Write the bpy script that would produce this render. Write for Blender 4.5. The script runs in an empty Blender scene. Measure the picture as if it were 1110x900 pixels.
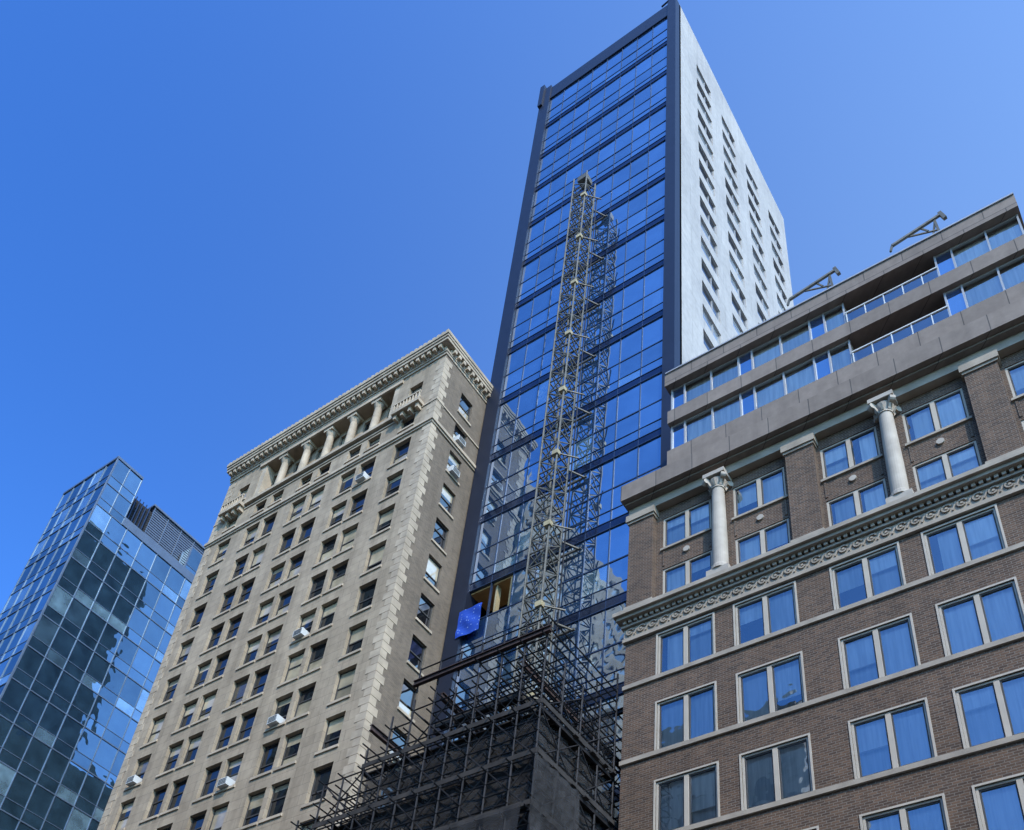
import bpy, math, random
from mathutils import Vector, Matrix
random.seed(7)
sc=bpy.context.scene
sc.view_settings.view_transform='Standard'; sc.view_settings.look='None'; sc.view_settings.exposure=0

# ------------------------------------------------------------------ node helpers
def newmat(name):
    m=bpy.data.materials.new(name); m.use_nodes=True
    nt=m.node_tree; nt.nodes.clear()
    out=nt.nodes.new('ShaderNodeOutputMaterial')
    return m,nt,out
def N(nt,t,**k):
    n=nt.nodes.new(t)
    for a,b in k.items(): setattr(n,a,b)
    return n
def wallvec(nt):
    """(x+y, z) coordinates that run along either wall direction"""
    g=N(nt,'ShaderNodeNewGeometry'); s=N(nt,'ShaderNodeSeparateXYZ'); nt.links.new(g.outputs['Position'],s.inputs[0])
    a=N(nt,'ShaderNodeMath',operation='ADD'); nt.links.new(s.outputs[0],a.inputs[0]); nt.links.new(s.outputs[1],a.inputs[1])
    c=N(nt,'ShaderNodeCombineXYZ'); nt.links.new(a.outputs[0],c.inputs[0]); nt.links.new(s.outputs[2],c.inputs[1])
    return c.outputs[0], g.outputs['Position']
def noise(nt,vec,scale,detail=3,rough=.55):
    n=N(nt,'ShaderNodeTexNoise'); n.inputs['Scale'].default_value=scale; n.inputs['Detail'].default_value=detail; n.inputs['Roughness'].default_value=rough
    nt.links.new(vec,n.inputs['Vector']); return n.outputs['Fac']
def ramp(nt,fac,c0,c1,p0=.3,p1=.7):
    r=N(nt,'ShaderNodeValToRGB'); r.color_ramp.elements[0].position=p0; r.color_ramp.elements[1].position=p1
    r.color_ramp.elements[0].color=(*c0,1); r.color_ramp.elements[1].color=(*c1,1); nt.links.new(fac,r.inputs[0]); return r.outputs[0]
def mixc(nt,fac,a,b,blend='MIX'):
    m=N(nt,'ShaderNodeMix',data_type='RGBA',blend_type=blend)
    for s,v in ((m.inputs[0],fac),(m.inputs[6],a),(m.inputs[7],b)):
        if hasattr(v,'links'): nt.links.new(v,s)
        else: s.default_value = v if isinstance(v,(int,float)) else (*v,1)
    return m.outputs[2]
def princ(nt,out,col,rough=.8,metal=0,bump=None,bstr=.3,bdist=.02,spec=.3):
    p=N(nt,'ShaderNodeBsdfPrincipled')
    if hasattr(col,'links'): nt.links.new(col,p.inputs['Base Color'])
    else: p.inputs['Base Color'].default_value=(*col,1)
    p.inputs['Roughness'].default_value=rough; p.inputs['Metallic'].default_value=metal; p.inputs['Specular IOR Level'].default_value=spec
    if bump is not None:
        b=N(nt,'ShaderNodeBump'); b.inputs['Strength'].default_value=bstr; b.inputs['Distance'].default_value=bdist
        nt.links.new(bump,b.inputs['Height']); nt.links.new(b.outputs[0],p.inputs['Normal'])
    nt.links.new(p.outputs[0],out.inputs[0]); return p
def m_plain(name,col,rough=.7,metal=0,var=.25,scale=1.5,spec=.3):
    m,nt,out=newmat(name); v,pos=wallvec(nt)
    f=noise(nt,pos,scale,5); d=tuple(c*(1-var) for c in col); l=tuple(min(1,c*(1+var)) for c in col)
    princ(nt,out,ramp(nt,f,d,l),rough,metal,bump=noise(nt,pos,scale*20,2),bstr=.15,spec=spec); return m
def m_blocks(name,c1,c2,cm,bw,bh,mort,stain=(.6,.58,.55),sscale=.25,rough=.85,bstr=.4,samount=.45,bias=0,streak=.0):
    m,nt,out=newmat(name); v,pos=wallvec(nt)
    b=N(nt,'ShaderNodeTexBrick'); nt.links.new(v,b.inputs['Vector'])
    b.inputs['Scale'].default_value=1; b.inputs['Brick Width'].default_value=bw; b.inputs['Row Height'].default_value=bh
    b.inputs['Mortar Size'].default_value=mort; b.inputs['Mortar Smooth'].default_value=.2; b.inputs['Bias'].default_value=bias
    b.inputs['Color1'].default_value=(*c1,1); b.inputs['Color2'].default_value=(*c2,1); b.inputs['Mortar'].default_value=(*cm,1)
    f=noise(nt,pos,sscale,6,.65); st=ramp(nt,f,stain,(1,1,1),.35,.65)
    col=mixc(nt,samount,b.outputs['Color'],mixc(nt,1.0,b.outputs['Color'],st,'MULTIPLY'))
    f2=noise(nt,pos,2.5,5,.7); col=mixc(nt,.4,col,mixc(nt,1.0,col,ramp(nt,f2,(.6,.6,.6),(1.2,1.2,1.2),.3,.7),'MULTIPLY'))
    if streak:   # rain streaks running down the wall
        mp=N(nt,'ShaderNodeMapping'); mp.inputs['Scale'].default_value=(1.6,.09,1); nt.links.new(v,mp.inputs['Vector'])
        f3=noise(nt,mp.outputs[0],1.0,5,.6); col=mixc(nt,streak,col,mixc(nt,1.0,col,ramp(nt,f3,(.55,.53,.5),(1.1,1.1,1.1),.35,.6),'MULTIPLY'))
    inv=N(nt,'ShaderNodeMath',operation='SUBTRACT'); inv.inputs[0].default_value=1; nt.links.new(b.outputs['Fac'],inv.inputs[1])
    princ(nt,out,col,rough,0,bump=inv.outputs[0],bstr=bstr,bdist=.015); return m
def attr(nt):
    a=N(nt,'ShaderNodeAttribute'); a.attribute_name='rnd'; return a.outputs['Fac']
def m_glass(name,dark,light,thr,tint,base_ref,ior=1.6,rough=.02,wobble=.02,var=.25):
    """coated facade glass: dark room or pale blind behind a reflecting pane"""
    m,nt,out=newmat(name); v,pos=wallvec(nt); r=attr(nt)
    rr=N(nt,'ShaderNodeValToRGB'); rr.color_ramp.interpolation='LINEAR'
    rr.color_ramp.elements[0].position=max(0,thr-.02); rr.color_ramp.elements[1].position=min(1,thr+.12)
    rr.color_ramp.elements[0].color=(*dark,1); rr.color_ramp.elements[1].color=(*light,1); nt.links.new(r,rr.inputs[0])
    d=N(nt,'ShaderNodeBsdfDiffuse'); 
    col=mixc(nt,1.0,rr.outputs[0],ramp(nt,noise(nt,pos,.8,4),(.5,.5,.5),(1.2,1.2,1.2)),'MULTIPLY'); nt.links.new(col,d.inputs[0])
    g=N(nt,'ShaderNodeBsdfGlossy'); g.inputs['Roughness'].default_value=rough
    mul=N(nt,'ShaderNodeMath',operation='MULTIPLY_ADD'); nt.links.new(r,mul.inputs[0]); mul.inputs[1].default_value=var; mul.inputs[2].default_value=1-var*.8
    vm=N(nt,'ShaderNodeVectorMath',operation='SCALE'); vm.inputs[0].default_value=tint; nt.links.new(mul.outputs[0],vm.inputs['Scale']); nt.links.new(vm.outputs[0],g.inputs[0])
    bp=N(nt,'ShaderNodeBump'); bp.inputs['Strength'].default_value=1; bp.inputs['Distance'].default_value=wobble
    nt.links.new(noise(nt,pos,.45,2),bp.inputs['Height']); nt.links.new(bp.outputs[0],g.inputs['Normal'])
    fr=N(nt,'ShaderNodeFresnel'); fr.inputs[0].default_value=ior
    ad=N(nt,'ShaderNodeMath',operation='ADD',use_clamp=True); nt.links.new(fr.outputs[0],ad.inputs[0]); ad.inputs[1].default_value=base_ref
    mx=N(nt,'ShaderNodeMixShader'); nt.links.new(ad.outputs[0],mx.inputs[0]); nt.links.new(d.outputs[0],mx.inputs[1]); nt.links.new(g.outputs[0],mx.inputs[2])
    nt.links.new(mx.outputs[0],out.inputs[0]); return m
def m_clear(name,tint=(.8,.88,.95),base_ref=.12,ior=1.5):
    m,nt,out=newmat(name); v,pos=wallvec(nt)
    t=N(nt,'ShaderNodeBsdfTransparent'); t.inputs[0].default_value=(*tint,1)
    g=N(nt,'ShaderNodeBsdfGlossy'); g.inputs['Roughness'].default_value=.015; g.inputs[0].default_value=(.97,.97,.97,1)
    bp=N(nt,'ShaderNodeBump'); bp.inputs['Distance'].default_value=.012; bp.inputs['Strength'].default_value=1
    nt.links.new(noise(nt,pos,.9,2),bp.inputs['Height']); nt.links.new(bp.outputs[0],g.inputs['Normal'])
    fr=N(nt,'ShaderNodeFresnel'); fr.inputs[0].default_value=ior
    ad=N(nt,'ShaderNodeMath',operation='ADD',use_clamp=True); nt.links.new(fr.outputs[0],ad.inputs[0]); ad.inputs[1].default_value=base_ref
    mx=N(nt,'ShaderNodeMixShader'); nt.links.new(ad.outputs[0],mx.inputs[0]); nt.links.new(t.outputs[0],mx.inputs[1]); nt.links.new(g.outputs[0],mx.inputs[2])
    nt.links.new(mx.outputs[0],out.inputs[0]); return m
def m_curtain(name,col):
    m,nt,out=newmat(name); v,pos=wallvec(nt)
    mp=N(nt,'ShaderNodeMapping'); mp.inputs['Scale'].default_value=(7,.35,1); nt.links.new(v,mp.inputs['Vector'])
    c=ramp(nt,noise(nt,mp.outputs[0],1.0,3,.6),tuple(x*.72 for x in col),col,.35,.6); r=attr(nt)
    c=mixc(nt,1.0,c,ramp(nt,r,(.60,.60,.60),(1.0,1.0,1.0),0,1),'MULTIPLY')
    p=princ(nt,out,c,.9,0,spec=.1); return m

MT={}
MT['brick']=m_blocks('brown_brick',(.150,.084,.048),(.070,.041,.026),(.18,.14,.105),.24,.085,.012,samount=.5,bstr=.6,streak=.25)
MT['lime']=m_blocks('limestone',(.40,.305,.205),(.345,.262,.176),(.24,.185,.125),1.3,.55,.012,samount=.6,streak=.45)
MT['limeplain']=m_plain('carved_limestone',(.375,.29,.20),.85,var=.25,scale=1.1)
MT['sidebrick']=m_blocks('tan_brick',(.20,.145,.095),(.14,.105,.07),(.20,.155,.115),.26,.09,.012,samount=.5,streak=.3)
MT['precast']=m_blocks('white_precast_panel',(.45,.405,.355),(.415,.375,.33),(.29,.265,.235),3.0,2.6,.02,stain=(.80,.80,.82),samount=.7,bstr=.2,streak=.18)
MT['panel']=m_blocks('taupe_concrete_panel',(.225,.172,.135),(.192,.148,.117),(.08,.066,.056),1.55,4.0,.02,samount=.4,stain=(.7,.68,.65),streak=.3)
MT['stone']=m_plain('grey_limestone_trim',(.30,.242,.18),.85,var=.2)
MT['colstone']=m_plain('pale_limestone_column',(.35,.29,.225),.7,var=.15,scale=2)
MT['navy']=m_plain('dark_navy_aluminium',(.016,.020,.034),.45,.3,var=.1)
MT['mull']=m_plain('dark_mullion',(.035,.055,.10),.4,.4,var=.1)
MT['lmull']=m_plain('light_mullion',(.14,.17,.21),.4,.5,var=.1)
MT['frame']=m_plain('cream_window_frame',(.40,.33,.25),.6,var=.08)
MT['dframe']=m_plain('dark_window_frame',(.05,.045,.04),.6,var=.1)
MT['pframe']=m_plain('grey_aluminium_frame',(.33,.31,.29),.45,.3,var=.08)
MT['twr']=m_glass('tower_glass',(.022,.052,.11),(.10,.17,.22),.86,(.76,.88,1.0),.34,ior=1.95,var=.26)
MT['spand']=m_glass('tower_spandrel_glass',(.008,.013,.03),(.008,.013,.03),.9,(.38,.46,.62),.08,ior=1.5,rough=.12)
MT['cw']=m_glass('curtain_wall_glass',(.025,.05,.07),(.18,.27,.31),.86,(.56,.74,.86),.30,ior=1.8,wobble=.035,var=.55)
MT['swin']=m_glass('sash_window_glass',(.010,.011,.013),(.42,.34,.22),.62,(.9,.95,1),.04,ior=1.45)
MT['wwin']=m_glass('side_window_glass',(.03,.035,.045),(.3,.32,.33),.5,(.9,.95,1),.12,ior=1.5)
MT['clear']=m_clear('clear_window_glass',tint=(.95,.97,.97),base_ref=.18)
MT['curt']=m_curtain('white_curtain',(.84,.76,.66))
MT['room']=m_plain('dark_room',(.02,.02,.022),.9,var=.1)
MT['steel']=m_plain('dark_scaffold_steel',(.020,.018,.018),.6,.3,var=.4,scale=3)
MT['rust']=m_plain('brown_steel_beam',(.055,.034,.028),.75,.1,var=.4,scale=3)
MT['plank']=m_plain('scaffold_plank',(.035,.03,.026),.9,var=.4,scale=2)
MT['galv']=m_plain('weathered_mast_steel',(.105,.095,.075),.6,.3,var=.3,scale=4)
MT['yellow']=m_plain('tan_paint',(.34,.27,.15),.6,var=.2)
MT['white']=m_plain('white_metal',(.50,.48,.44),.6,var=.1)
MT['asph']=m_plain('asphalt',(.05,.05,.052),.9,var=.25,scale=.8)
MT['pave']=m_blocks('pavement_concrete',(.32,.31,.29),(.29,.28,.265),(.16,.15,.14),1.5,1.5,.015)
MT['paint']=m_plain('road_paint',(.75,.75,.72),.7,var=.1)
MT['roof']=m_plain('roof_membrane',(.18,.18,.18),.9)
MT['louvre']=m_plain('blue_grey_louvre',(.15,.17,.20),.4,.5,var=.08)
MT['wood']=m_plain('raw_plywood',(.42,.27,.12),.8,var=.2)

# ------------------------------------------------------------------ mesh builder
class MB:
    def __init__(s): s.v=[];s.f=[];s.m=[];s.r=[];s.mats=[]
    def mi(s,k):
        if k not in s.mats: s.mats.append(k)
        return s.mats.index(k)
    def quad(s,ps,m,n=None,r=None):
        ps=[Vector(p) for p in ps]
        if n is not None:
            nn=(ps[1]-ps[0]).cross(ps[2]-ps[0])
            if nn.dot(Vector(n))<0: ps.reverse()
        i=len(s.v); s.v+=ps; s.f.append(tuple(range(i,i+len(ps)))); s.m.append(s.mi(m)); s.r.append(random.random() if r is None else r)
    def hexa(s,c,m,r=None):
        """c: 8 corners index = a+2b+4c"""
        c=[Vector(p) for p in c]; ce=sum(c,Vector())/8
        rr=random.random() if r is None else r
        for q in ((0,1,3,2),(4,5,7,6),(0,1,5,4),(2,3,7,6),(0,2,6,4),(1,3,7,5)):
            ps=[c[k] for k in q]; s.quad(ps,m,sum(ps,Vector())/4-ce,rr)
    def box(s,x0,x1,y0,y1,z0,z1,m,r=None):
        s.hexa([(x,y,z) for z in (z0,z1) for y in (y0,y1) for x in (x0,x1)],m,r)
    def fbox(s,fr,u0,u1,v0,v1,w0,w1,m,r=None):
        s.hexa([fr(u,v,w) for w in (w0,w1) for v in (v0,v1) for u in (u0,u1)],m,r)
    def beam(s,a,b,t,m,t2=None):
        a=Vector(a);b=Vector(b);d=(b-a)
        if d.length<1e-6:return
        d.normalize(); up=Vector((0,0,1)) if abs(d.z)<.9 else Vector((1,0,0))
        x=d.cross(up).normalized(); y=x.cross(d).normalized(); t2=t2 or t
        s.hexa([p+x*i*t/2+y*j*t2/2 for p in (a,b) for j in (-1,1) for i in (-1,1)],m)
    def tube(s,a,b,r0,m,r1=None,seg=8,caps=True):
        a=Vector(a);b=Vector(b);d=(b-a).normalized(); up=Vector((0,0,1)) if abs(d.z)<.9 else Vector((1,0,0))
        x=d.cross(up).normalized(); y=x.cross(d).normalized(); r1=r0 if r1 is None else r1
        A=[a+(x*math.cos(t)+y*math.sin(t))*r0 for t in [2*math.pi*i/seg for i in range(seg)]]
        B=[b+(x*math.cos(t)+y*math.sin(t))*r1 for t in [2*math.pi*i/seg for i in range(seg)]]
        for i in range(seg):
            j=(i+1)%seg; s.quad([A[i],A[j],B[j],B[i]],m,(A[i]+A[j])/2-a)
        if caps: s.quad(A,m,-d); s.quad(B,m,d)
    def wall(s,fr,u0,u1,v0,v1,ops,depth,m,rev=None):
        n=Vector(fr(0,0,1))-Vector(fr(0,0,0))
        vs=sorted({v0,v1,*[o[2] for o in ops],*[o[3] for o in ops]}); vs=[v for v in vs if v0<=v<=v1]
        for a,b in zip(vs[:-1],vs[1:]):
            cur=u0; mid=(a+b)/2
            for o in sorted([o for o in ops if o[2]<mid<o[3]]):
                if o[0]>cur+1e-5: s.quad([fr(cur,a,0),fr(o[0],a,0),fr(o[0],b,0),fr(cur,b,0)],m,n)
                cur=o[1]
            if cur<u1-1e-5: s.quad([fr(cur,a,0),fr(u1,a,0),fr(u1,b,0),fr(cur,b,0)],m,n)
        U=Vector(fr(1,0,0))-Vector(fr(0,0,0))
        for o in ops:
            a,b,c,d=o[:4]; dp=o[4] if len(o)>4 else depth; rm=rev or m
            s.quad([fr(a,c,0),fr(a,d,0),fr(a,d,-dp),fr(a,c,-dp)],rm,U)
            s.quad([fr(b,c,0),fr(b,d,0),fr(b,d,-dp),fr(b,c,-dp)],rm,-U)
            s.quad([fr(a,c,0),fr(b,c,0),fr(b,c,-dp),fr(a,c,-dp)],rm,(0,0,1))
            s.quad([fr(a,d,0),fr(b,d,0),fr(b,d,-dp),fr(a,d,-dp)],rm,(0,0,-1))
    def pane(s,fr,u0,u1,v0,v1,w,m,tilt=0,r=None):
        n=Vector(fr(0,0,1))-Vector(fr(0,0,0))
        a,b=random.uniform(-tilt,tilt),random.uniform(-tilt,tilt); hu=(u1-u0)/2; hv=(v1-v0)/2
        s.quad([fr(u0,v0,w-a*hu-b*hv),fr(u1,v0,w+a*hu-b*hv),fr(u1,v1,w+a*hu+b*hv),fr(u0,v1,w-a*hu+b*hv)],m,n,r)
    def obj(s,name,parent,smooth=False):
        me=bpy.data.meshes.new(name); me.from_pydata([tuple(v) for v in s.v],[],s.f)
        for k in s.mats: me.materials.append(MT[k])
        me.polygons.foreach_set('material_index',s.m)
        at=me.attributes.new('rnd','FLOAT','FACE'); at.data.foreach_set('value',s.r)
        me.update(); o=bpy.data.objects.new(name,me); sc.collection.objects.link(o)
        if parent: o.parent=parent
        return o
def empty(name,loc=(0,0,0)):
    e=bpy.data.objects.new(name,None); sc.collection.objects.link(e); return e
def front(Y): return lambda u,v,w:(u,Y-w,v)
def back(Y): return lambda u,v,w:(u,Y+w,v)
def right(X): return lambda u,v,w:(X+w,u,v)
def left(X): return lambda u,v,w:(X-w,u,v)

# ================================================================== BROWN BRICK BUILDING
def brick_building():
    root=empty('brown_brick_apartment_building'); X0,X1,Y0,Y1=-14.75,17.3,24.0,46.0
    F=front(Y0)
    W=MB();T=MB();G=MB();C=MB();K=MB()
    per=6.25; cols=[-10.95+per*i for i in range(5)]; pils=[-14.2]+[-7.8+per*i for i in range(4)]+[16.9]
    bays=[c+d for c in cols for d in (-1.45,1.45)]
    def window(fr,u0,u1,v0,v1,dep,curtain=True,split=.5,wf=.07):
        # frame
        a,b=-dep,-dep+.09
        T.fbox(fr,u0,u0+wf,v0,v1,a,b,'frame');T.fbox(fr,u1-wf,u1,v0,v1,a,b,'frame')
        T.fbox(fr,u0+wf,u1-wf,v0,v0+wf,a,b-.002,'frame');T.fbox(fr,u0+wf,u1-wf,v1-wf,v1,a,b-.002,'frame')
        um=(u0+u1)/2; T.fbox(fr,um-.075,um+.075,v0+wf,v1-wf,a,b+.01,'frame')
        for p,q in ((u0+wf,um-.075),(um+.075,u1-wf)):
            T.fbox(fr,p,p+.045,v0+wf,v1-wf,a+.01,b-.03,'dframe');T.fbox(fr,q-.045,q,v0+wf,v1-wf,a+.01,b-.03,'dframe')
            T.fbox(fr,p+.045,q-.045,v0+wf,v0+wf+.05,a+.01,b-.032,'dframe');T.fbox(fr,p+.045,q-.045,v1-wf-.05,v1-wf,a+.01,b-.032,'dframe')
            G.pane(fr,p+.03,q-.03,v0+wf,v1-wf,-dep+.03,'clear',.014)
            r=random.random()
            if r<.62:
                g0=0 if random.random()<.7 else random.uniform(.1,.3)
                C.pane(fr,p+g0*(q-p),q,v0,v1,-dep-.10,'curt')
            elif r<.88:      # roller blind part-way down in front of a net curtain
                zb=v0+random.uniform(.3,.75)*(v1-v0)
                C.pane(fr,p,q,zb,v1,-dep-.05,'curt',r=.95); C.pane(fr,p,q,v0,v1,-dep-.14,'curt',r=.1)
                T.fbox(fr,p+.05,q-.05,zb-.03,zb,-dep-.06,-dep-.03,'frame')
            else:
                C.pane(fr,p,q,v0+random.uniform(.3,.6)*(v1-v0),v1,-dep-.11,'curt')
    # lower storeys
    ops=[]
    rows=[(25.85,27.72)]+[(25.85-3.22*i-.02,25.85-3.22*i+2.0) for i in range(1,7)]
    for v0,v1 in rows:
        for b in bays: ops.append((b-1.05,b+1.05,v0,v1,1.1))
    ops=[o for o in ops if o[2]>5.5]
    W.wall(F,X0,X1,4.8,28.0,ops,1.1,'brick')
    for o in ops:
        window(F,o[0],o[1],o[2],o[3],.12)
        T.fbox(F,o[0]-.06,o[0],o[2],o[3]+.06,-.05,.03,'frame');T.fbox(F,o[1],o[1]+.06,o[2],o[3]+.06,-.05,.03,'frame')
        T.fbox(F,o[0],o[1],o[3],o[3]+.06,-.05,.028,'frame')
        C.pane(F,o[0],o[1],o[2],o[3],-1.1,'room')
    for i in range(7):
        z=25.75-3.22*i
        if z>5: T.fbox(F,X0-.03,X1,z-.09,z+.08,-.05,.08,'stone')
    # ground floor stone base & shopfronts
    ops=[(b-1.15,b+1.15,.5,3.9,.5) for b in bays]
    W.wall(F,X0,X1,0,4.8,ops,.5,'stone')
    for o in ops: window(F,o[0],o[1],o[2],o[3],.3); C.pane(F,o[0],o[1],o[2],o[3],-.5,'room')
    T.fbox(F,X0-.05,X1,4.55,4.85,-.05,.2,'stone')
    # ornate cornice
    T.fbox(F,X0-.08,X1,27.86,28.02,-.05,.12,'stone')
    T.fbox(F,X0-.05,X1,28.02,28.52,-.05,.07,'stone')
    T.fbox(F,X0-.12,X1,28.52,28.62,-.05,.18,'stone')
    u=X0
    while u<X1:
        T.fbox(F,u,u+.12,28.62,28.76,-.02,.26,'stone'); u+=.22
    T.fbox(F,X0-.2,X1,28.76,28.90,-.05,.38,'stone'); T.fbox(F,X0-.3,X1,28.90,29.08,-.05,.50,'stone')
    # running scroll ornament on the frieze
    u=X0+.22
    while u<X1-.2:
        seg=9; R=.17; ps=[]
        for i in range(seg+1):
            t=math.pi*(1.75*i/seg)+.4; rr=R*(1-.45*i/seg); ps.append((u+rr*math.cos(t),28.27+rr*math.sin(t)))
        for a,b in zip(ps[:-1],ps[1:]): K.beam(F(a[0],a[1],.10),F(b[0],b[1],.10),.055,'stone')
        K.tube(F(u,28.27,.07),F(u,28.27,.14),.05,'stone',seg=6)
        K.beam(F(u+.17,28.12,.09),F(u+.30,28.42,.09),.05,'stone'); u+=.46
    # colonnade storeys
    R=front(Y0+.18)
    ops=[]
    for b in bays: ops+= [(b-1.0,b+1.0,29.75,31.15,1.1),(b-1.0,b+1.0,32.25,33.95,1.1)]
    W.wall(R,X0,X1,29.08,34.6,ops,1.1,'brick')
    for o in ops:
        window(R,o[0],o[1],o[2],o[3],.12); C.pane(R,o[0],o[1],o[2],o[3],-1.1,'room')
        T.fbox(R,o[0]-.07,o[1]+.07,o[2]-.1,o[2],-.05,.08,'stone')
    for b in bays:
        K.tube(R(b,31.7,.0),R(b,31.7,.07),.13,'colstone',seg=14)
        for sx in (-1,1):
            T.fbox(R,b+sx*.95-.04,b+sx*.95+.04,31.3,32.1,0,.03,'brick')
    for i,p in enumerate(pils):
        h=.52
        W.fbox(F,max(p-h,X0),min(p+h,X1),29.5,34.05,-.18,.12,'brick')
        T.fbox(F,max(p-h-.06,X0-.05),min(p+h+.06,X1),29.08,29.52,-.18,.2,'stone')
        T.fbox(F,max(p-h-.05,X0-.04),min(p+h+.05,X1),34.05,34.16,-.18,.18,'stone')
        T.fbox(F,max(p-h-.1,X0-.08),min(p+h+.1,X1),34.16,34.5,-.18,.24,'stone')
    T.fbox(F,X0-.0,X1,34.5,34.95,-.2,.14,'stone')
    T.fbox(F,X0-.05,X1,34.95,35.05,-.2,.4,'panel')
    T.fbox(F,X0-.12,X1,35.05,35.95,-.9,.62,'panel')
    # columns with ionic/composite capitals
    for c in cols:
        cy=Y0-.12
        K.box(c-.42,c+.42,cy-.30,cy+.36,29.08,29.42,'colstone')
        K.tube((c,cy,29.42),(c,cy,29.56),.36,'colstone',.36,20);K.tube((c,cy,29.56),(c,cy,29.68),.33,'colstone',.29,20)
        K.tube((c,cy,29.68),(c,cy,31.2),.285,'colstone',.28,24);K.tube((c,cy,31.2),(c,cy,33.75),.28,'colstone',.235,24)
        K.tube((c,cy,33.75),(c,cy,33.82),.27,'colstone',.27,20)
        K.tube((c,cy,33.82),(c,cy,34.2),.24,'colstone',.34,16)
        for k in range(8):
            t=2*math.pi*k/8; K.beam((c+.25*math.cos(t),cy+.25*math.sin(t),33.84),(c+.36*math.cos(t),cy+.36*math.sin(t),34.05),.09,'colstone')
        for sx in (-1,1):
            for sy in (-1,1):
                K.tube((c+sx*.27,cy+sy*.34,34.16),(c+sx*.42,cy+sy*.22,34.16),.13,'colstone',seg=12)
        K.box(c-.43,c+.43,cy-.40,cy+.36,34.3,34.5,'colstone')
    # side/back walls + roof
    W.wall(left(X0),Y0,Y1,0,35.0,[],.1,'brick');W.wall(right(X1),Y0,Y1,0,35.0,[],.1,'brick');W.wall(back(Y1),X0,X1,0,35.0,[],.1,'brick')
    W.quad([(X0,Y0,35.2),(X1,Y0,35.2),(X1,Y1,35.2),(X0,Y1,35.2)],'roof',(0,0,1))
    W.obj('walls',root);T.obj('stone_trim_and_frames',root);G.obj('window_glass',root);C.obj('curtains',root);K.obj('columns_and_ornament',root)
    # ---------------- penthouse
    P=MB();PG=MB()
    PX0,PX1,PY=-13.6,1.0,25.2; Q=front(PY)
    bl,br=-5.75,-2.1   # balcony recess
    P.fbox(Q,PX0-.2,PX1+.1,43.75,44.6,-21,.32,'panel')
    P.fbox(Q,PX0-.15,PX1+.1,44.6,44.68,-21,.38,'pframe')
    P.fbox(Q,PX0-.1,PX1,41.1,41.95,-20.5,.22,'panel')
    P.fbox(Q,PX0-.1,PX1,37.2,39.2,-20.4,.22,'panel')
    P.fbox(Q,PX0,PX1,35.2,37.2,-20.4,.0,'panel')
    for v0,v1 in ((41.95,43.75),(39.2,41.1)):
        for a,b in ((PX0,bl),(br,PX1)):
            u=a; k=0; seq=[]
            while u<b-.3:
                w=(.62 if k%3==0 else 1.28); seq.append((u,min(b,u+w),k%3==0)); u+=w; k+=1
            for (p,q,dark) in seq:
                P.fbox(Q,p-.035,p+.035,v0,v1,-.1,.02,'pframe')
                P.fbox(Q,p+.035,q-.035,v1-.09,v1,-.1,.0,'pframe');P.fbox(Q,p+.035,q-.035,v0,v0+.07,-.1,.0,'pframe')
                PG.pane(Q,p+.03,q-.03,v0+.06,v1-.08,-.05,'twr' if dark else 'clear',.014,r=.3)
                if not dark: PG.pane(Q,p,q,v0+.0,v1,-.25,'curt')
                else: PG.pane(Q,p,q,v0,v1,-.3,'room')
            P.fbox(Q,b-.07,b,v0,v1,-.1,.021,'pframe')
        # end wall with glass, recess walls
        P.wall(right(PX1),PY,PY+20,v0,v1,[],.1,'panel');P.wall(left(PX0),PY,PY+20,v0,v1,[],.1,'panel')
        P.wall(front(PY+2.3),bl,br,v0,v1,[],.1,'room')
        P.box(bl-.12,bl-.005,PY+.1,PY+2.3,v0,v1,'panel');P.box(br+.005,br+.12,PY+.1,PY+2.3,v0,v1,'panel')
        PG.pane(front(PY+2.25),bl+.2,br-.2,v0,v1-.2,0,'twr',r=.2)
        # railing
        P.fbox(Q,bl,br,v0+.86,v0+.92,.02,.10,'white');P.fbox(Q,bl,br,v0+.06,v0+.11,.03,.09,'white')
        u=bl+.05
        while u<br: P.fbox(Q,u-.02,u+.02,v0,v0+.86,.03,.08,'white'); u+=.75
        PG.pane(Q,bl+.02,br-.02,v0+.12,v0+.85,.055,'clear',r=.3)
    P.obj('penthouse_walls',root);PG.obj('penthouse_glass',root)
    # roof davits
    for dx in (-7.0,-2.6):
        D=MB(); z=44.68;y=PY+.1
        D.box(dx+.65,dx+1.05,y-.2,y+.2,z,z+.08,'galv')
        D.beam((dx+.95,y,z+.05),(dx+.85,y,z+1.75),.10,'galv');D.beam((dx+.55,y,z+.05),(dx+.85,y,z+1.6),.07,'galv')
        D.beam((dx+1.15,y,z+1.9),(dx-.85,y-.35,z+.85),.11,'galv');D.beam((dx+.9,y,z+.9),(dx-.2,y-.2,z+1.15),.06,'galv')
        D.beam((dx-.85,y-.35,z+.85),(dx-.95,y-.35,z+.5),.08,'galv')
        D.beam((dx+1.25,y,z+1.45),(dx+1.1,y,z+2.05),.14,'galv')
        D.beam((dx+.3,y-.1,z+1.45),(dx+.55,y-.1,z+1.0),.06,'galv')
        D.obj('roof_davit_arm',None)
brick_building()

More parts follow.
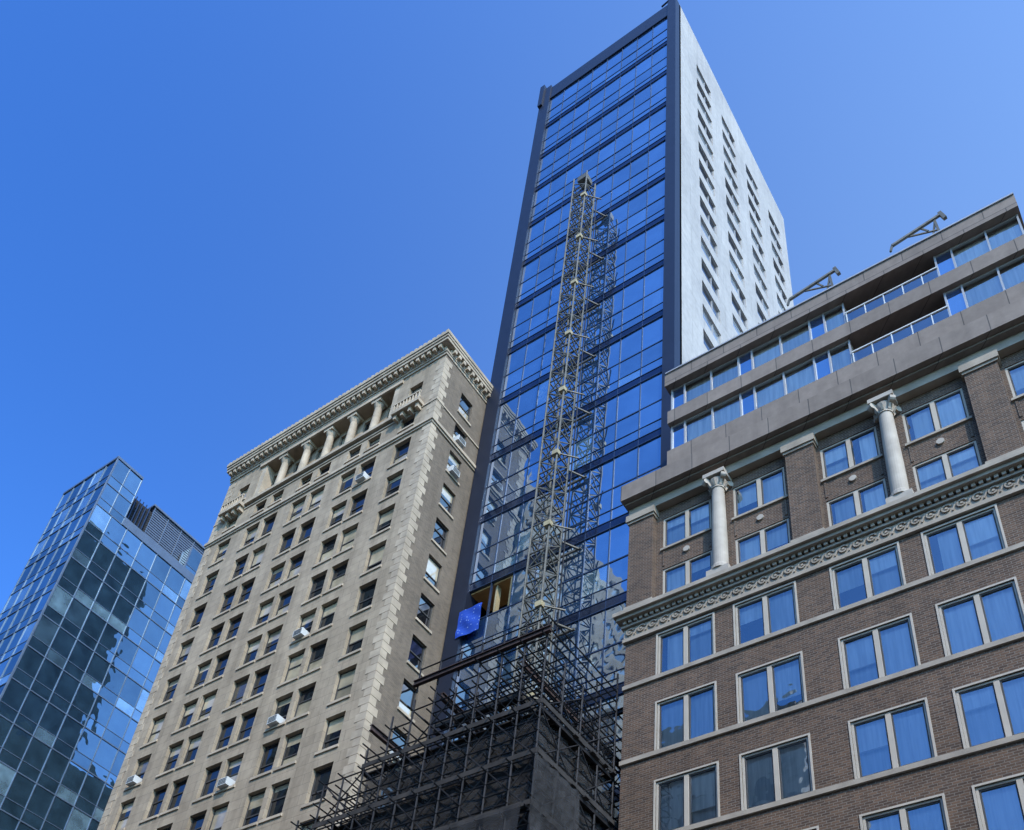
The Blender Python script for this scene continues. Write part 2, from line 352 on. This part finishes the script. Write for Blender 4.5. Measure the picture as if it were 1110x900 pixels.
# ================================================================== STONE HIGH-RISE
def stone_building():
    root=empty('limestone_office_high_rise'); X0,X1,Y0,Y1=-45.6,-27.5,24.0,50.0; ZT=57.8
    F=front(Y0);S=right(X1); W=MB();T=MB();G=MB();K=MB()
    def sash(fr,u0,u1,v0,v1,dep=.28):
        t=.06;a=-dep
        T.fbox(fr,u0,u0+t,v0,v1,a,a+.08,'dframe');T.fbox(fr,u1-t,u1,v0,v1,a,a+.08,'dframe')
        T.fbox(fr,u0+t,u1-t,v1-t,v1,a,a+.078,'dframe');T.fbox(fr,u0+t,u1-t,v0,v0+t,a,a+.078,'dframe')
        m=(v0+v1)/2+random.choice((0,0,0,-.25,.2)); T.fbox(fr,u0+t,u1-t,m-.035,m+.035,a,a+.07,'dframe')
        G.pane(fr,u0+t,u1-t,v0+t,m-.035,a+.03,'swin',.015)
        if random.random()<.3:     # blind part of the way down the upper sash
            c=m+random.uniform(.25,.7)*(v1-m); G.pane(fr,u0+t,u1-t,c,v1-t,a+.05,'swin',.0,r=random.uniform(.7,1)); G.pane(fr,u0+t,u1-t,m+.035,c,a+.05,'swin',.0,r=.2)
        else: G.pane(fr,u0+t,u1-t,m+.035,v1-t,a+.05,'swin',.015)
        T.fbox(fr,u0-.08,u1+.08,v0-.14,v0,-.1,.07,'limeplain')
    def aircon(fr,a,z):
        T.fbox(fr,a,a+.62,z+.02,z+.42,-.2,.30,'white')
        for q in range(4): T.fbox(fr,a+.05,a+.57,z+.08+q*.085,z+.11+q*.085,.30,.315,'dframe')
    cx=[-43.75,-41.22,-39.73,-37.35,-35.85,-33.47,-31.98,-29.45]
    ops=[]
    zs=[48.75-2.76*i for i in range(16)]
    for z in zs:
        if z<6: continue
        for c in cx: ops.append((c-.6,c+.6,z-.95,z+.95,.28))
    for c in cx: ops.append((c-.5,c+.5,50.85,51.85,.28))
    for c in (cx[0],cx[-1]): ops.append((c-.5,c+.5,53.4,54.9,.28))
    lg=(-42.4,-30.85,52.55,55.9,.7)
    W.wall(F,X0,X1,4.9,ZT-1,ops+[lg],.28,'lime')
    for o in ops:
        sash(F,*o[:4])
        if o[3]-o[2]>1.8 and random.random()<.06: aircon(F,o[0]+.3,o[2])
    # loggia
    L=front(Y0+.7); lc=[-41.5+1.95*i for i in range(6)]
    lo=[(c-.52,c+.52,52.75,55.5,.2) for c in lc]
    W.wall(L,lg[0],lg[1],lg[2],lg[3],lo,.2,'lime')
    for o in lo: sash(L,*o[:4],dep=.2); T.fbox(L,o[0],o[1],54.0,54.3,-.15,.02,'limeplain')
    for i in range(5):
        c=(lc[i]+lc[i+1])/2; y=Y0+.30
        K.box(c-.34,c+.34,y-.32,y+.32,52.55,52.8,'limeplain')
        K.tube((c,y,52.8),(c,y,52.95),.32,'limeplain',.27,16)
        K.tube((c,y,52.95),(c,y,55.3),.26,'limeplain',.22,18);K.tube((c,y,55.3),(c,y,55.65),.23,'limeplain',.34,14);K.box(c-.36,c+.36,y-.34,y+.34,55.65,55.9,'limeplain')
    for a in (lg[0],lg[1]-.42):
        K.box(a,a+.42,Y0+.02,Y0+.69,52.55,55.9,'limeplain')
    T.fbox(F,lg[0]-.3,lg[1]+.3,52.3,52.55,-.2,.22,'limeplain');
    T.fbox(F,lg[0]-.2,lg[1]+.2,55.92,56.2,-.2,.12,'limeplain')
    # belts
    for z0,z1,p in ((49.98,50.12,.08),(50.12,50.34,.16),(52.02,52.14,.06)):
        T.fbox(F,X0-p*.3,X1+p,z0,z1,-.1,p,'limeplain'); T.fbox(S,Y0-p+.003,Y0+4,z0+.002,z1-.002,-.1,p-.003,'limeplain')
    T.fbox(F,X0,X1,8.0,8.35,-.1,.18,'limeplain')
    # small bracketed balconies above the belt at both ends
    for c in (cx[0],cx[-1]):
        T.fbox(F,c-1.0,c+1.0,52.14,52.4,-.1,.5,'limeplain')
        for d in (-.8,-.27,.27,.8): T.fbox(F,c+d-.09,c+d+.09,51.8,52.14,-.05,.36,'limeplain')
        T.fbox(F,c-1.0,c+1.0,52.98,53.1,.36,.48,'limeplain')
        for k in range(9): K.tube(F(c-.92+.23*k,52.4,.42),F(c-.92+.23*k,52.98,.42),.055,'limeplain',seg=6)
    # cornice with modillions (front and right side)
    dz=-.62
    for z0,z1,p in ((56.95,57.15,.08),(57.15,57.3,.14),(57.62,57.85,.50),(57.85,58.05,.56),(58.05,58.3,.62)):
        T.fbox(F,X0-p*.25,X1+p*.7,z0+dz,z1+dz,-.2,p,'limeplain'); T.fbox(S,Y0+.2,Y0+4.0,z0+dz+.003,z1+dz-.003,-.2,p*.7-.003,'limeplain')
    T.fbox(F,X0,X1,57.3+dz,57.62+dz,-.2,.16,'limeplain'); T.fbox(S,Y0+.2,Y0+4.0,57.3+dz,57.62+dz,-.2,.12,'limeplain')
    u=X0+.1
    while u<X1: T.fbox(F,u,u+.2,57.32+dz,57.61+dz,.16,.44,'limeplain'); u+=.42
    u=Y0+.3
    while u<Y0+4: T.fbox(S,u,u+.2,57.32+dz,57.61+dz,.12,.32,'limeplain'); u+=.42
    u=X0-.1
    while u<X1+.4: T.fbox(F,u,u+.17,58.3+dz,58.50+dz,.40,.58,'limeplain'); u+=.34
    # quoins on the street corner
    z=5.0;k=0
    while z<55.9:
        h=.46; l=.62 if k%2 else .42
        T.fbox(F,X1-l,X1+.02,z,z+h-.025,-.1,.02,'limeplain'); T.fbox(S,Y0+.1,Y0+(.4 if k%2 else .6),z+.002,z+h-.027,-.1,.02,'limeplain')
        l=.42 if k%2 else .62
        T.fbox(F,X0-.02,X0+l,z,z+h-.025,-.1,.02,'limeplain')
        z+=h;k+=1
    # side wall
    so=[(25.75,26.8,z-.9,z+.85,.22) for z in [54.0,51.4]+zs if z>6]
    W.wall(S,Y0,Y1,0,ZT-1,so,.22,'sidebrick')
    for i,o in enumerate(so):
        sash(S,*o[:4],dep=.2)
        if random.random()<.55: aircon(S,o[0]+.15,o[2])
    # base
    bo=[(c-1.2,c+1.2,.4,4.0,.5) for c in (-43.5,-40.05,-36.6,-33.15,-29.7)]
    W.wall(F,X0,X1,0,4.9,bo,.5,'limeplain')
    for o in bo: G.pane(F,o[0],o[1],o[2],o[3],-.45,'swin',r=.2); T.fbox(F,(o[0]+o[1])/2-.05,(o[0]+o[1])/2+.05,o[2],o[3],-.5,-.38,'dframe')
    W.wall(left(X0),Y0,Y1,0,ZT-1,[],.1,'sidebrick');W.wall(back(Y1),X0,X1,0,ZT-1,[],.1,'sidebrick')
    W.box(X0,X1,Y0+.2,Y1,ZT-1,ZT-.25,'sidebrick')
    W.obj('walls',root);T.obj('trim_cornice_and_sashes',root);G.obj('window_glass',root);K.obj('columns_and_balusters',root)
stone_building()

# ================================================================== GLASS TOWER
def tower():
    root=empty('glass_tower'); X0,X1,Y0,Y1,ZT=-27.38,-14.87,28.0,48.2,99.6
    F=front(Y0);S=right(X1);A=MB();G=MB();W=MB()
    A.fbox(F,X0,X0+.95,0,ZT,-.6,.22,'navy');A.fbox(F,X1-.7,X1,0,ZT-.1,-.6,.22,'navy')
    A.fbox(F,X0+.95,X1-.7,97.2,ZT-.3,-.6,.12,'navy')
    A.box(X0-.05,X0+.35,Y0-.4,Y0+.5,ZT-3.2,ZT+.5,'navy')
    A.beam((X1-.7,Y0+.1,ZT-.1),(X1-.7,Y0+.1,ZT+1.6),.12,'navy');A.beam((X1-1.4,Y0+.1,ZT+.9),(X1-.3,Y0+.1,ZT+1.3),.12,'navy')
    n=8; a=X0+.95;b=X1-.7; pw=(b-a)/n; P=5.2; z=97.2; k=0
    while z>3:
        z0=z-4.65
        rows=[(z-2.3,z),(z0+.8,z-2.3),(z0,z0+.8)]
        for i in range(n):
            for (p,q) in rows:
                if abs(z-38.2)<3 and i in (0,1) and abs(q-z)<.01: continue
                if k>7 and random.random()<.14: r=.88+random.random()*.12
                else: r=random.random()*.87
                G.pane(F,a+i*pw+.03,a+(i+1)*pw-.03,p+.02,q-.02,0,'twr',.009,r=r)
        G.quad([F(a,z0-.55,.04),F(b,z0-.55,.04),F(b,z0,.04),F(a,z0,.04)],'spand',(0,-1,0))
        A.fbox(F,a,b,z0-.02,z0+.02,-.1,.07,'mull');A.fbox(F,a,b,z0-.57,z0-.53,-.1,.07,'mull')
        for (p,q) in rows[:-1]:
            t=.015 if p!=z-2.3 else .035
            A.fbox(F,a,b,p-t,p+t,-.1,.03,'mull')
        z-=P;k+=1
    for i in range(1,n): A.fbox(F,a+i*pw-.02,a+i*pw+.02,.0,97.2,-.1,.045,'mull')
    # right side : white panels with punched windows
    ops=[]; zz=94.6
    while zz>8:
        for c,w in ((32.4,2.4),(36.7,2.4),(41.1,2.4),(45.5,2.4)): ops.append((c-w/2,c+w/2,zz-1.5,zz))
        zz-=2.6
    W.wall(S,Y0+.4,Y1,0,ZT-.05,ops,.16,'precast')
    for o in ops:
        W.fbox(S,o[0],o[0]+.06,o[2],o[3],-.16,-.08,'pframe');W.fbox(S,o[1]-.06,o[1],o[2],o[3],-.16,-.08,'pframe')
        m=o[0]+(o[1]-o[0])*.62; W.fbox(S,m-.03,m+.03,o[2],o[3],-.16,-.08,'pframe')
        W.fbox(S,o[0]+.06,o[1]-.06,o[3]-.06,o[3],-.16,-.082,'pframe')
        G.pane(S,o[0]+.06,m-.03,o[2],o[3]-.06,-.14,'wwin',.01);G.pane(S,m+.03,o[1]-.06,o[2],o[3]-.06,-.14,'wwin',.01)
    W.wall(left(X0),Y0+.6,Y1,0,ZT,[],.1,'navy');W.wall(back(Y1),X0,X1,0,ZT,[],.1,'precast')
    W.box(X0+.02,X1-.3,Y0+.6,Y1-.3,ZT-1.4,ZT-1.0,'roof')
    W.box(X1-.35,X1-.02,Y0+.62,Y1-.02,ZT-1,ZT-.04,'precast')
    # unfinished bay near the left edge: plywood, floor slab, dark room behind
    zt=38.2
    for k in range(40):
        zc=97.2-5.2*k
        if abs(zc-38.2)<3: zt=zc
    I=MB(); u0,u1=a,a+2*pw; v0,v1=zt-2.3,zt
    I.quad([F(u0,v0,-1.5),F(u1,v0,-1.5),F(u1,v1,-1.5),F(u0,v1,-1.5)],'room',(0,-1,0))
    I.fbox(F,u0,u1,v1-.12,v1,-1.5,-.1,'wood');I.fbox(F,u0,u1,v0,v0+.1,-1.5,-.1,'wood');I.fbox(F,u1-.25,u1,v0+.1,v1-.12,-1.4,-.1,'wood');I.fbox(F,u0+1.5,u0+1.6,v0+.1,v1-.12,-.5,-.2,'yellow')
    I.obj('unfinished_room',root)
    A.obj('frame_and_mullions',root);G.obj('glass_panes',root);W.obj('side_walls_and_roof',root)
    return a,zt
ta,tzt=tower()

# blue tarpaulin hung on the tower
def tarp():
    m,nt,out=newmat('blue_tarpaulin'); v,pos=wallvec(nt)
    vo=N(nt,'ShaderNodeTexVoronoi'); vo.inputs['Scale'].default_value=5; nt.links.new(v,vo.inputs['Vector'])
    c=ramp(nt,vo.outputs['Distance'],(.3,.4,.6),(.01,.05,.30),.10,.17); princ(nt,out,c,.75)
    MT['tarp']=m
    B=MB(); n=10; x0,x1,z0,z1=ta-.25,ta+1.15,tzt-3.3,tzt-1.5
    def p(i,j):
        return (x0+(x1-x0)*i/n, 27.74-.02*math.sin(i*.9+j*.7)-.02*math.sin(j*1.1+i*.5), z0+(z1-z0)*j/n+.02*math.sin(i*.8))
    for i in range(n):
        for j in range(n): B.quad([p(i,j),p(i+1,j),p(i+1,j+1),p(i,j+1)],'tarp',(0,-1,0))
    B.obj('blue_tarpaulin',None)
tarp()

# ================================================================== HOIST MAST
def mast():
    B=MB(); cx,cy,h=-20.85,26.55,.5; zb,zt=.0,74.0
    cs=[(cx+i*h,cy+j*h) for i,j in ((-1,-1),(1,-1),(1,1),(-1,1))]
    for x,y in cs: B.tube((x,y,zb),(x,y,zt),.055,'galv',seg=6)
    z=zb+.1;k=0; st=.95
    while z<zt-st:
        for q in range(4):
            (xa,ya),(xb,yb)=cs[q],cs[(q+1)%4]
            B.beam((xa,ya,z),(xb,yb,z),.06,'galv')
            if (k+q)%2: B.beam((xa,ya,z),(xb,yb,z+st),.05,'galv')
            else: B.beam((xb,yb,z),(xa,ya,z+st),.05,'galv')
        z+=st;k+=1
    # ties to the tower & landings
    z=29.0
    while z<zt:
        B.beam((cx-h,cy+h,z),(cx-h-.5,27.9,z),.08,'galv');B.beam((cx+h,cy+h,z),(cx+h+.5,27.9,z),.08,'galv')
        B.beam((cx-h-.6,27.85,z),(cx+h+.6,27.85,z),.1,'galv');B.box(cx+.25,cx+.6,cy-.62,cy-.35,z+.1,z+.4,'yellow')
        B.beam((cx+h,cy-h,z+.2),(cx+h+.75,cy+.3,z+.2),.06,'galv')
        z+=5.2
    # cable tube / second guide rail
    B.tube((cx+h+.45,cy+.2,zb),(cx+h+.45,cy+.2,zt-3),.035,'steel',seg=5)
    B.box(cx-.35,cx+.35,cy-.35,cy+.35,zt-.2,zt+.35,'galv')
    B.obj('construction_hoist_mast',None)
mast()

# ================================================================== SCAFFOLD
def scaffold():
    root=empty('scaffold_tower'); S=MB();D=MB();R=MB()
    xs=[-25.9,-25.0,-24.1,-23.2,-22.3,-21.4,-20.5,-19.6,-18.7,-17.8,-16.9,-16.0,-15.15]; ys=[19.9,21.0,22.1,23.2,24.2,25.6]
    n=len(xs)
    top=[20.4,20.9,22.2,22.4,23.3,23.5,24.2,24.5,24.6,24.9,24.9,24.9,24.9]
    lev=[3.2+1.9*i for i in range(12)]
    r=.036
    for i,x in enumerate(xs):
        for y in ys:
            S.tube((x,y,0),(x,y,top[i]+random.uniform(-.3,.7)),r,'steel',seg=6,caps=False)
    for z in lev:
        for dz in (0,.48,.95,1.42):
            for i in range(n-1):
                if z+dz>min(top[i],top[i+1])+.2: continue
                for y in ys:
                    if dz and random.random()<.12: continue
                    S.tube((xs[i],y,z+dz),(xs[i+1],y,z+dz),r*.8,'steel',seg=5,caps=False)
            for i,x in enumerate(xs):
                if z+dz>top[i]+.2: continue
                S.tube((x,ys[0]-.3,z+dz),(x,ys[-1],z+dz),r*.8,'steel',seg=5,caps=False)
        for i in range(0,n-2,2):
            if z+1.9>min(top[i],top[i+2])+.6: continue
            for y in (ys[0],ys[2],ys[-1]):
                S.tube((xs[i],y,z),(xs[i+2],y,z+1.9),r*.7,'steel',seg=5,caps=False);S.tube((xs[i+2],y,z),(xs[i],y,z+1.9),r*.7,'steel',seg=5,caps=False)
        for j in range(0,len(ys)-2,2):
            if z+1.9>24.9: continue
            S.tube((xs[-1],ys[j],z),(xs[-1],ys[j+2],z+1.9),r*.7,'steel',seg=5,caps=False);S.tube((xs[-1],ys[j+2],z),(xs[-1],ys[j],z+1.9),r*.7,'steel',seg=5,caps=False)
    # decks
    for z,xa,xb,ya,yb in ((10.8,-26,-15.1,19.8,25.6),(12.7,-26,-15.1,19.8,25.6),(14.6,-26,-15.1,19.8,25.6),(16.5,-26,-15.1,19.8,25.6),(18.4,-26,-15.1,19.8,25.6),(20.3,-24.2,-15.1,19.9,25.6),(22.2,-22.4,-15.1,19.9,24.2),(24.1,-20.6,-17.0,21.1,25.6)):
        y=ya
        while y<yb:
            if random.random()<.86: D.box(xa+random.uniform(-.3,.3),xb+random.uniform(-.2,.15),y,y+.23,z+.06,z+.105+random.uniform(0,.01),'plank')
            y+=.25
        x=xa
        while x<xb: D.box(x,x+.08,ya,yb,z-.08,z+.06,'steel'); x+=.9
        D.box(xa,xb,ya-.04,ya,z+.1,z+.28,'plank'); D.box(xb,xb+.04,ya,yb,z+.1,z+.28,'plank')
    # steel I beams on top
    def ibeam(a,b,h=.24,w=.15,m='rust'):
        a=Vector(a);b=Vector(b); o=Vector((0,0,h/2))
        R.beam(a+o,b+o,w,m,.03);R.beam(a-o,b-o,w,m,.03);R.beam(a,b,.03,m,h-.03)
    for x,z in ((-23.2,24.9),(-20.0,25.1),(-16.6,25.1)): ibeam((x,20.6,z),(x,27.6,z))
    ibeam((-20.6,19.8,25.25),(-14.95,19.8,25.25),.2,.14,'rust');ibeam((-21.6,24.9,25.7),(-15.0,24.9,25.7),.18,.12,'steel')
    for x in (-20.5,-19.6,-18.7,-17.8,-16.9,-16.0,-15.15):
        S.tube((x,19.9,24.9),(x,19.9,26.0),r,'steel',seg=5);S.tube((x,24.2,24.9),(x,24.2,26.8),r,'steel',seg=5)
    for z in (25.5,25.95):
        S.tube((-20.5,19.9,z),(-15.1,19.9,z),r*.8,'steel',seg=5);S.tube((-15.15,19.9,z),(-15.15,24.2,z),r*.8,'steel',seg=5)
    for z in (25.6,26.1,26.6): S.tube((-22.5,24.2,z),(-15.1,24.2,z),r*.8,'steel',seg=5)
    # lower left outrigger bay
    for x in (-27.4,-26.6):
        for y in ys[:4]: S.tube((x,y,0),(x,y,19.2),r,'steel',seg=5)
    for z in lev[:8]:
        for y in ys[:4]:
            for dz in (0,.95): S.tube((-27.4,y,z+dz),(-25.9,y,z+dz),r*.8,'steel',seg=5)
            S.tube((-27.4,y,z),(-25.9,y,z+1.9),r*.6,'steel',seg=5)
        S.tube((-27.4,ys[0],z),(-27.4,ys[3],z),r*.8,'steel',seg=5)
    S.obj('tubes',root);D.obj('decks',root);R.obj('beams',root)
    # debris netting
    m,nt,out=newmat('black_debris_netting'); v,pos=wallvec(nt)
    sp=N(nt,'ShaderNodeBsdfPrincipled'); sp.inputs['Base Color'].default_value=(.024,.022,.021,1); sp.inputs['Roughness'].default_value=.9
    tr=N(nt,'ShaderNodeBsdfTransparent'); mx=N(nt,'ShaderNodeMixShader')
    f=ramp(nt,noise(nt,pos,1.3,3),(.45,.45,.45),(.85,.85,.85)); nt.links.new(f,mx.inputs[0]); nt.links.new(tr.outputs[0],mx.inputs[1]); nt.links.new(sp.outputs[0],mx.inputs[2]); nt.links.new(mx.outputs[0],out.inputs[0])
    MT['net']=m
    B=MB()
    def sheet(x0,x1,y0,y1,z0,z1):
        n=14
        def p(i,j):
            s=.05*math.sin(i*1.9+j)+.04*math.sin(j*1.3)
            return (x0+(x1-x0)*i/n+(s if y0!=y1 else 0), y0+(y1-y0)*i/n-(s if y0==y1 else 0), z0+(z1-z0)*j/n)
        for i in range(n):
            for j in range(n): B.quad([p(i,j),p(i+1,j),p(i+1,j+1),p(i,j+1)],'net')
    sheet(-22.3,-16.9,22.65,22.65,12.3,24.0); sheet(-25.8,-16,25.75,25.75,8.3,22.5); sheet(-15.3,-15.3,20.0,25.5,10.3,22.1)
    sheet(-22.3,-15.3,20.1,20.1,10.5,22.1); sheet(-25.7,-20.5,21.15,21.15,8.7,20.2); sheet(-20.4,-15.3,24.35,24.35,22.3,25.5)
    sheet(-19.6,-15.2,19.5,19.5,12.7,18.4); sheet(-24.0,-20.5,19.5,19.5,12.7,16.5); sheet(-15.0,-15.0,19.7,22.1,14.6,20.3); sheet(-15.0,-15.0,22.2,25.4,12.7,18.4)
    B.obj('netting',root)
scaffold()

# ================================================================== FAR LEFT GLASS BUILDING
def glass_office():
    root=empty('blue_glass_office_building'); X0,X1,Y0=-72.6,-65.1,24.0; Y1=62
    F=front(Y0);S=right(X1);G=MB();A=MB();W=MB()
    fl=3.1; zmain=66.3
    def grid(fr,u0,u1,z0,z1,n):
        pw=(u1-u0)/n; z=z1
        while z>z0+.1:
            zb=max(z-fl,z0)
            for i in range(n):
                for p,q in ((zb,zb+(z-zb)*.32),(zb+(z-zb)*.32,z)):
                    G.pane(fr,u0+i*pw+.02,u0+(i+1)*pw-.02,p+.02,q-.02,0,'cw',.010)
            A.fbox(fr,u0,u1,zb-.04,zb+.04,-.1,.05,'lmull'); A.fbox(fr,u0,u1,zb+(z-zb)*.32-.02,zb+(z-zb)*.32+.02,-.1,.03,'lmull'); z=zb
        for i in range(n+1): A.fbox(fr,u0+i*pw-.03,u0+i*pw+.03,z0,z1,-.1,.06,'lmull')
    grid(F,X0,X1,0,72,5); grid(S,Y0,26.6,zmain,72,2); grid(S,Y0,Y1,0,zmain,24)
    A.box(X0-.05,X1+.08,Y0-.08,Y0+.2,72,72.25,'lmull');A.box(X1-.1,X1+.08,Y0+.2,26.6,72,72.25,'lmull')
    # rooftop: louvred plant screen set back, dark slot, lower terrace
    W.box(X0,X1-.15,Y0+.2,Y1-.2,zmain-.6,zmain-.1,'roof')
    A.box(X1-.15,X1+.08,26.6,Y1,zmain,zmain+.9,'lmull')
    W.box(X0+.2,X1-1.6,26.8,44,zmain-.1,71.4,'room')
    W.box(X0+.2,X1-.12,26.45,26.62,zmain,71.9,'louvre')
    z=zmain+.3
    while z<72: W.box(X1-1.6,X1-1.45,29.2,44,z,z+.16,'louvre'); z+=.26
    y=29.2
    while y<44: W.box(X1-1.44,X1-1.38,y,y+.08,zmain,72.1,'lmull'); y+=1.5
    W.box(X0+.2,X1-1.3,29,44,72.0,72.2,'louvre')
    for k in range(6):
        W.beam((X1-1.3,27+.35*k,zmain),(X1-1.3,27+.35*k,71.4),.08,'mull')
    for yy in (31,36,39.5,42): W.box(X1-4,X1-3.2,yy,yy+1.1,72.2,72.9,'louvre')
    W.wall(left(X0),Y0,Y1,0,71.5,[],.1,'louvre'); W.wall(back(Y1),X0,X1,0,66,[],.1,'louvre')
    # glazed terrace block near the back
    grid(S,33.0,37.5,zmain,69.8,3); grid(front(33.0),X1-1.2,X1,zmain,69.8,1); W.box(X1-1.2,X1-.05,33.1,37.5,69.75,69.9,'louvre')
    G.obj('glass_panes',root);A.obj('mullions',root);W.obj('roof_plant_screen',root)
glass_office()

# ================================================================== BUILDINGS ACROSS THE STREET (seen only as reflections)
def opposite(name,x0,x1,y0,y1,h,m,pitch,fh,wm='swin'):
    root=empty(name); W=MB();G=MB(); ops=[]
    n=int((x1-x0)/pitch); s=(x1-x0)/n; z=5
    while z+fh<h-1:
        for i in range(n): ops.append((x0+s*i+s*.22,x0+s*i+s*.78,z+.8,z+fh-.5))
        z+=fh
    B=back(y1); W.wall(B,x0,x1,0,h,ops,.25,m)
    for o in ops: G.pane(B,*o[:4],-.22,wm)
    n=int((y1-y0)/pitch); s=(y1-y0)/n
    for fr in (right(x1),left(x0)):
        op=[(y0+s*i+s*.22,y0+s*i+s*.78,o[2],o[3]) for i in range(n) for o in ops[::max(1,int((x1-x0)/pitch))]]
        W.wall(fr,y0,y1,0,h,op,.25,m)
        for o in op: G.pane(fr,*o[:4],-.22,wm)
    W.wall(front(y0),x0,x1,0,h,[],.1,m); W.quad([(x0,y0,h),(x1,y0,h),(x1,y1,h),(x0,y1,h)],'roof',(0,0,1))
    W.box(x0+2,x1-2,y0+2,y1-3,h,h+3.5,m)
    W.obj('walls',root);G.obj('windows',root)
opposite('brick_loft_building',-19,4,-34,-8,31,'brick',2.6,3.4)
opposite('white_office_building',-40,-20,-34,-8,50,'precast',2.2,3.2)
opposite('tan_apartment_tower',-84,-57,-40,-12,112,'lime',2.8,3.1)
opposite('low_stone_building',5,30,-34,-8,26,'lime',2.6,3.6)

# ================================================================== GROUND
def sheet(name,x0,x1,y0,y1,z,m,th=None):
    B=MB()
    if th: B.box(x0,x1,y0,y1,z-th,z,m)
    else: B.quad([(x0,y0,z),(x1,y0,z),(x1,y1,z),(x0,y1,z)],m,(0,0,1))
    return B.obj(name,None)
sheet('ground',-3000,3000,-3000,3000,-.02,'asph')
sheet('road',-400,400,4.0,19.2,-.012,'asph'); sheet('avenue',-64,-47,-200,300,-.008,'asph')
for nm,x0,x1,y0,y1 in (('pavement',-46.9,60,19.2,60),('pavement',-46.9,60,-40,4.0),('pavement',-140,-64.1,19.2,70),('pavement',-140,-64.1,-40,4.0)):
    B=MB(); B.box(x0,x1,y0,y1,-.02,.13,'pave'); B.obj(nm,None)
for nm,x0,x1,y0,y1 in (('kerb',-46.9,60,19.05,19.2),('kerb',-46.9,60,4.0,4.15)):
    B=MB(); B.box(x0,x1,y0,y1,-.02,.134,'stone'); B.obj(nm,None)
B=MB()
for yy in (9.0,14.1):
    x=-44
    while x<60: B.quad([(x,yy,-.004),(x+3,yy,-.004),(x+3,yy+.12,-.004),(x,yy+.12,-.004)],'paint',(0,0,1)); x+=9
B.obj('road_marking',None)

# ================================================================== LIGHT, SKY, CAMERA
az=math.radians(128); el=math.radians(42)      # clockwise from +Y
s=Vector((math.sin(az)*math.cos(el),math.cos(az)*math.cos(el),math.sin(el)))
w=bpy.data.worlds.new('World'); sc.world=w; w.use_nodes=True; nt=w.node_tree; nt.nodes.clear()
sky=nt.nodes.new('ShaderNodeTexSky'); sky.sky_type='NISHITA'; sky.sun_disc=False; sky.sun_elevation=el; sky.sun_rotation=az
sky.air_density=1.2; sky.dust_density=1.2; sky.ozone_density=3.0; sky.altitude=0
gm=nt.nodes.new('ShaderNodeGamma'); gm.inputs[1].default_value=1.5; nt.links.new(sky.outputs[0],gm.inputs[0])
tn=nt.nodes.new('ShaderNodeMix'); tn.data_type='RGBA'; tn.blend_type='MULTIPLY'; tn.inputs[0].default_value=1; tn.inputs[7].default_value=(.52,.92,1.32,1)
nt.links.new(gm.outputs[0],tn.inputs[6])
# directional gradient painted into the sky colour to brighten its right-hand side
tc=nt.nodes.new('ShaderNodeTexCoord'); dt=nt.nodes.new('ShaderNodeVectorMath'); dt.operation='DOT_PRODUCT'; dt.inputs[1].default_value=(.84,.38,-.38)
nt.links.new(tc.outputs['Generated'],dt.inputs[0])
mr=nt.nodes.new('ShaderNodeMapRange'); mr.interpolation_type='SMOOTHSTEP'; mr.inputs[1].default_value=-.85; mr.inputs[2].default_value=.30; nt.links.new(dt.outputs['Value'],mr.inputs[0])
sky_grad=nt.nodes.new('ShaderNodeMix'); sky_grad.data_type='RGBA'; sky_grad.blend_type='ADD'; nt.links.new(mr.outputs[0],sky_grad.inputs[0]); nt.links.new(tn.outputs[2],sky_grad.inputs[6]); sky_grad.inputs[7].default_value=(1.35,1.75,1.2,1)
bg=nt.nodes.new('ShaderNodeBackground'); bg.inputs[1].default_value=.15; o=nt.nodes.new('ShaderNodeOutputWorld')
nt.links.new(sky_grad.outputs[2],bg.inputs[0]); nt.links.new(bg.outputs[0],o.inputs[0])
ld=bpy.data.lights.new('sun','SUN'); ld.energy=4.2; ld.angle=math.radians(.5); ld.color=(1,.91,.79)
lo=bpy.data.objects.new('sun',ld); sc.collection.objects.link(lo); lo.rotation_euler=s.to_track_quat('Z','Y').to_euler(); lo.location=s*200

f,p,a,r,py=1160.9,math.radians(36.569),math.radians(38.829),math.radians(6.594),821.0
Fv=Vector((-math.sin(a)*math.cos(p),math.cos(a)*math.cos(p),math.sin(p))); R0=Vector((math.cos(a),math.sin(a),0)); U0=R0.cross(Fv)
R=R0*math.cos(r)+U0*math.sin(r); U=-R0*math.sin(r)+U0*math.cos(r)
cd=bpy.data.cameras.new('camera'); co=bpy.data.objects.new('camera',cd); sc.collection.objects.link(co); sc.camera=co
M=Matrix((R,U,-Fv)).transposed().to_4x4(); M.translation=Vector((0,0,1.6)); co.matrix_world=M
cd.sensor_width=36; cd.sensor_fit='HORIZONTAL'; cd.lens=f/1110*36; cd.shift_y=(py-450)/1110; cd.clip_end=8000; cd.clip_start=.1
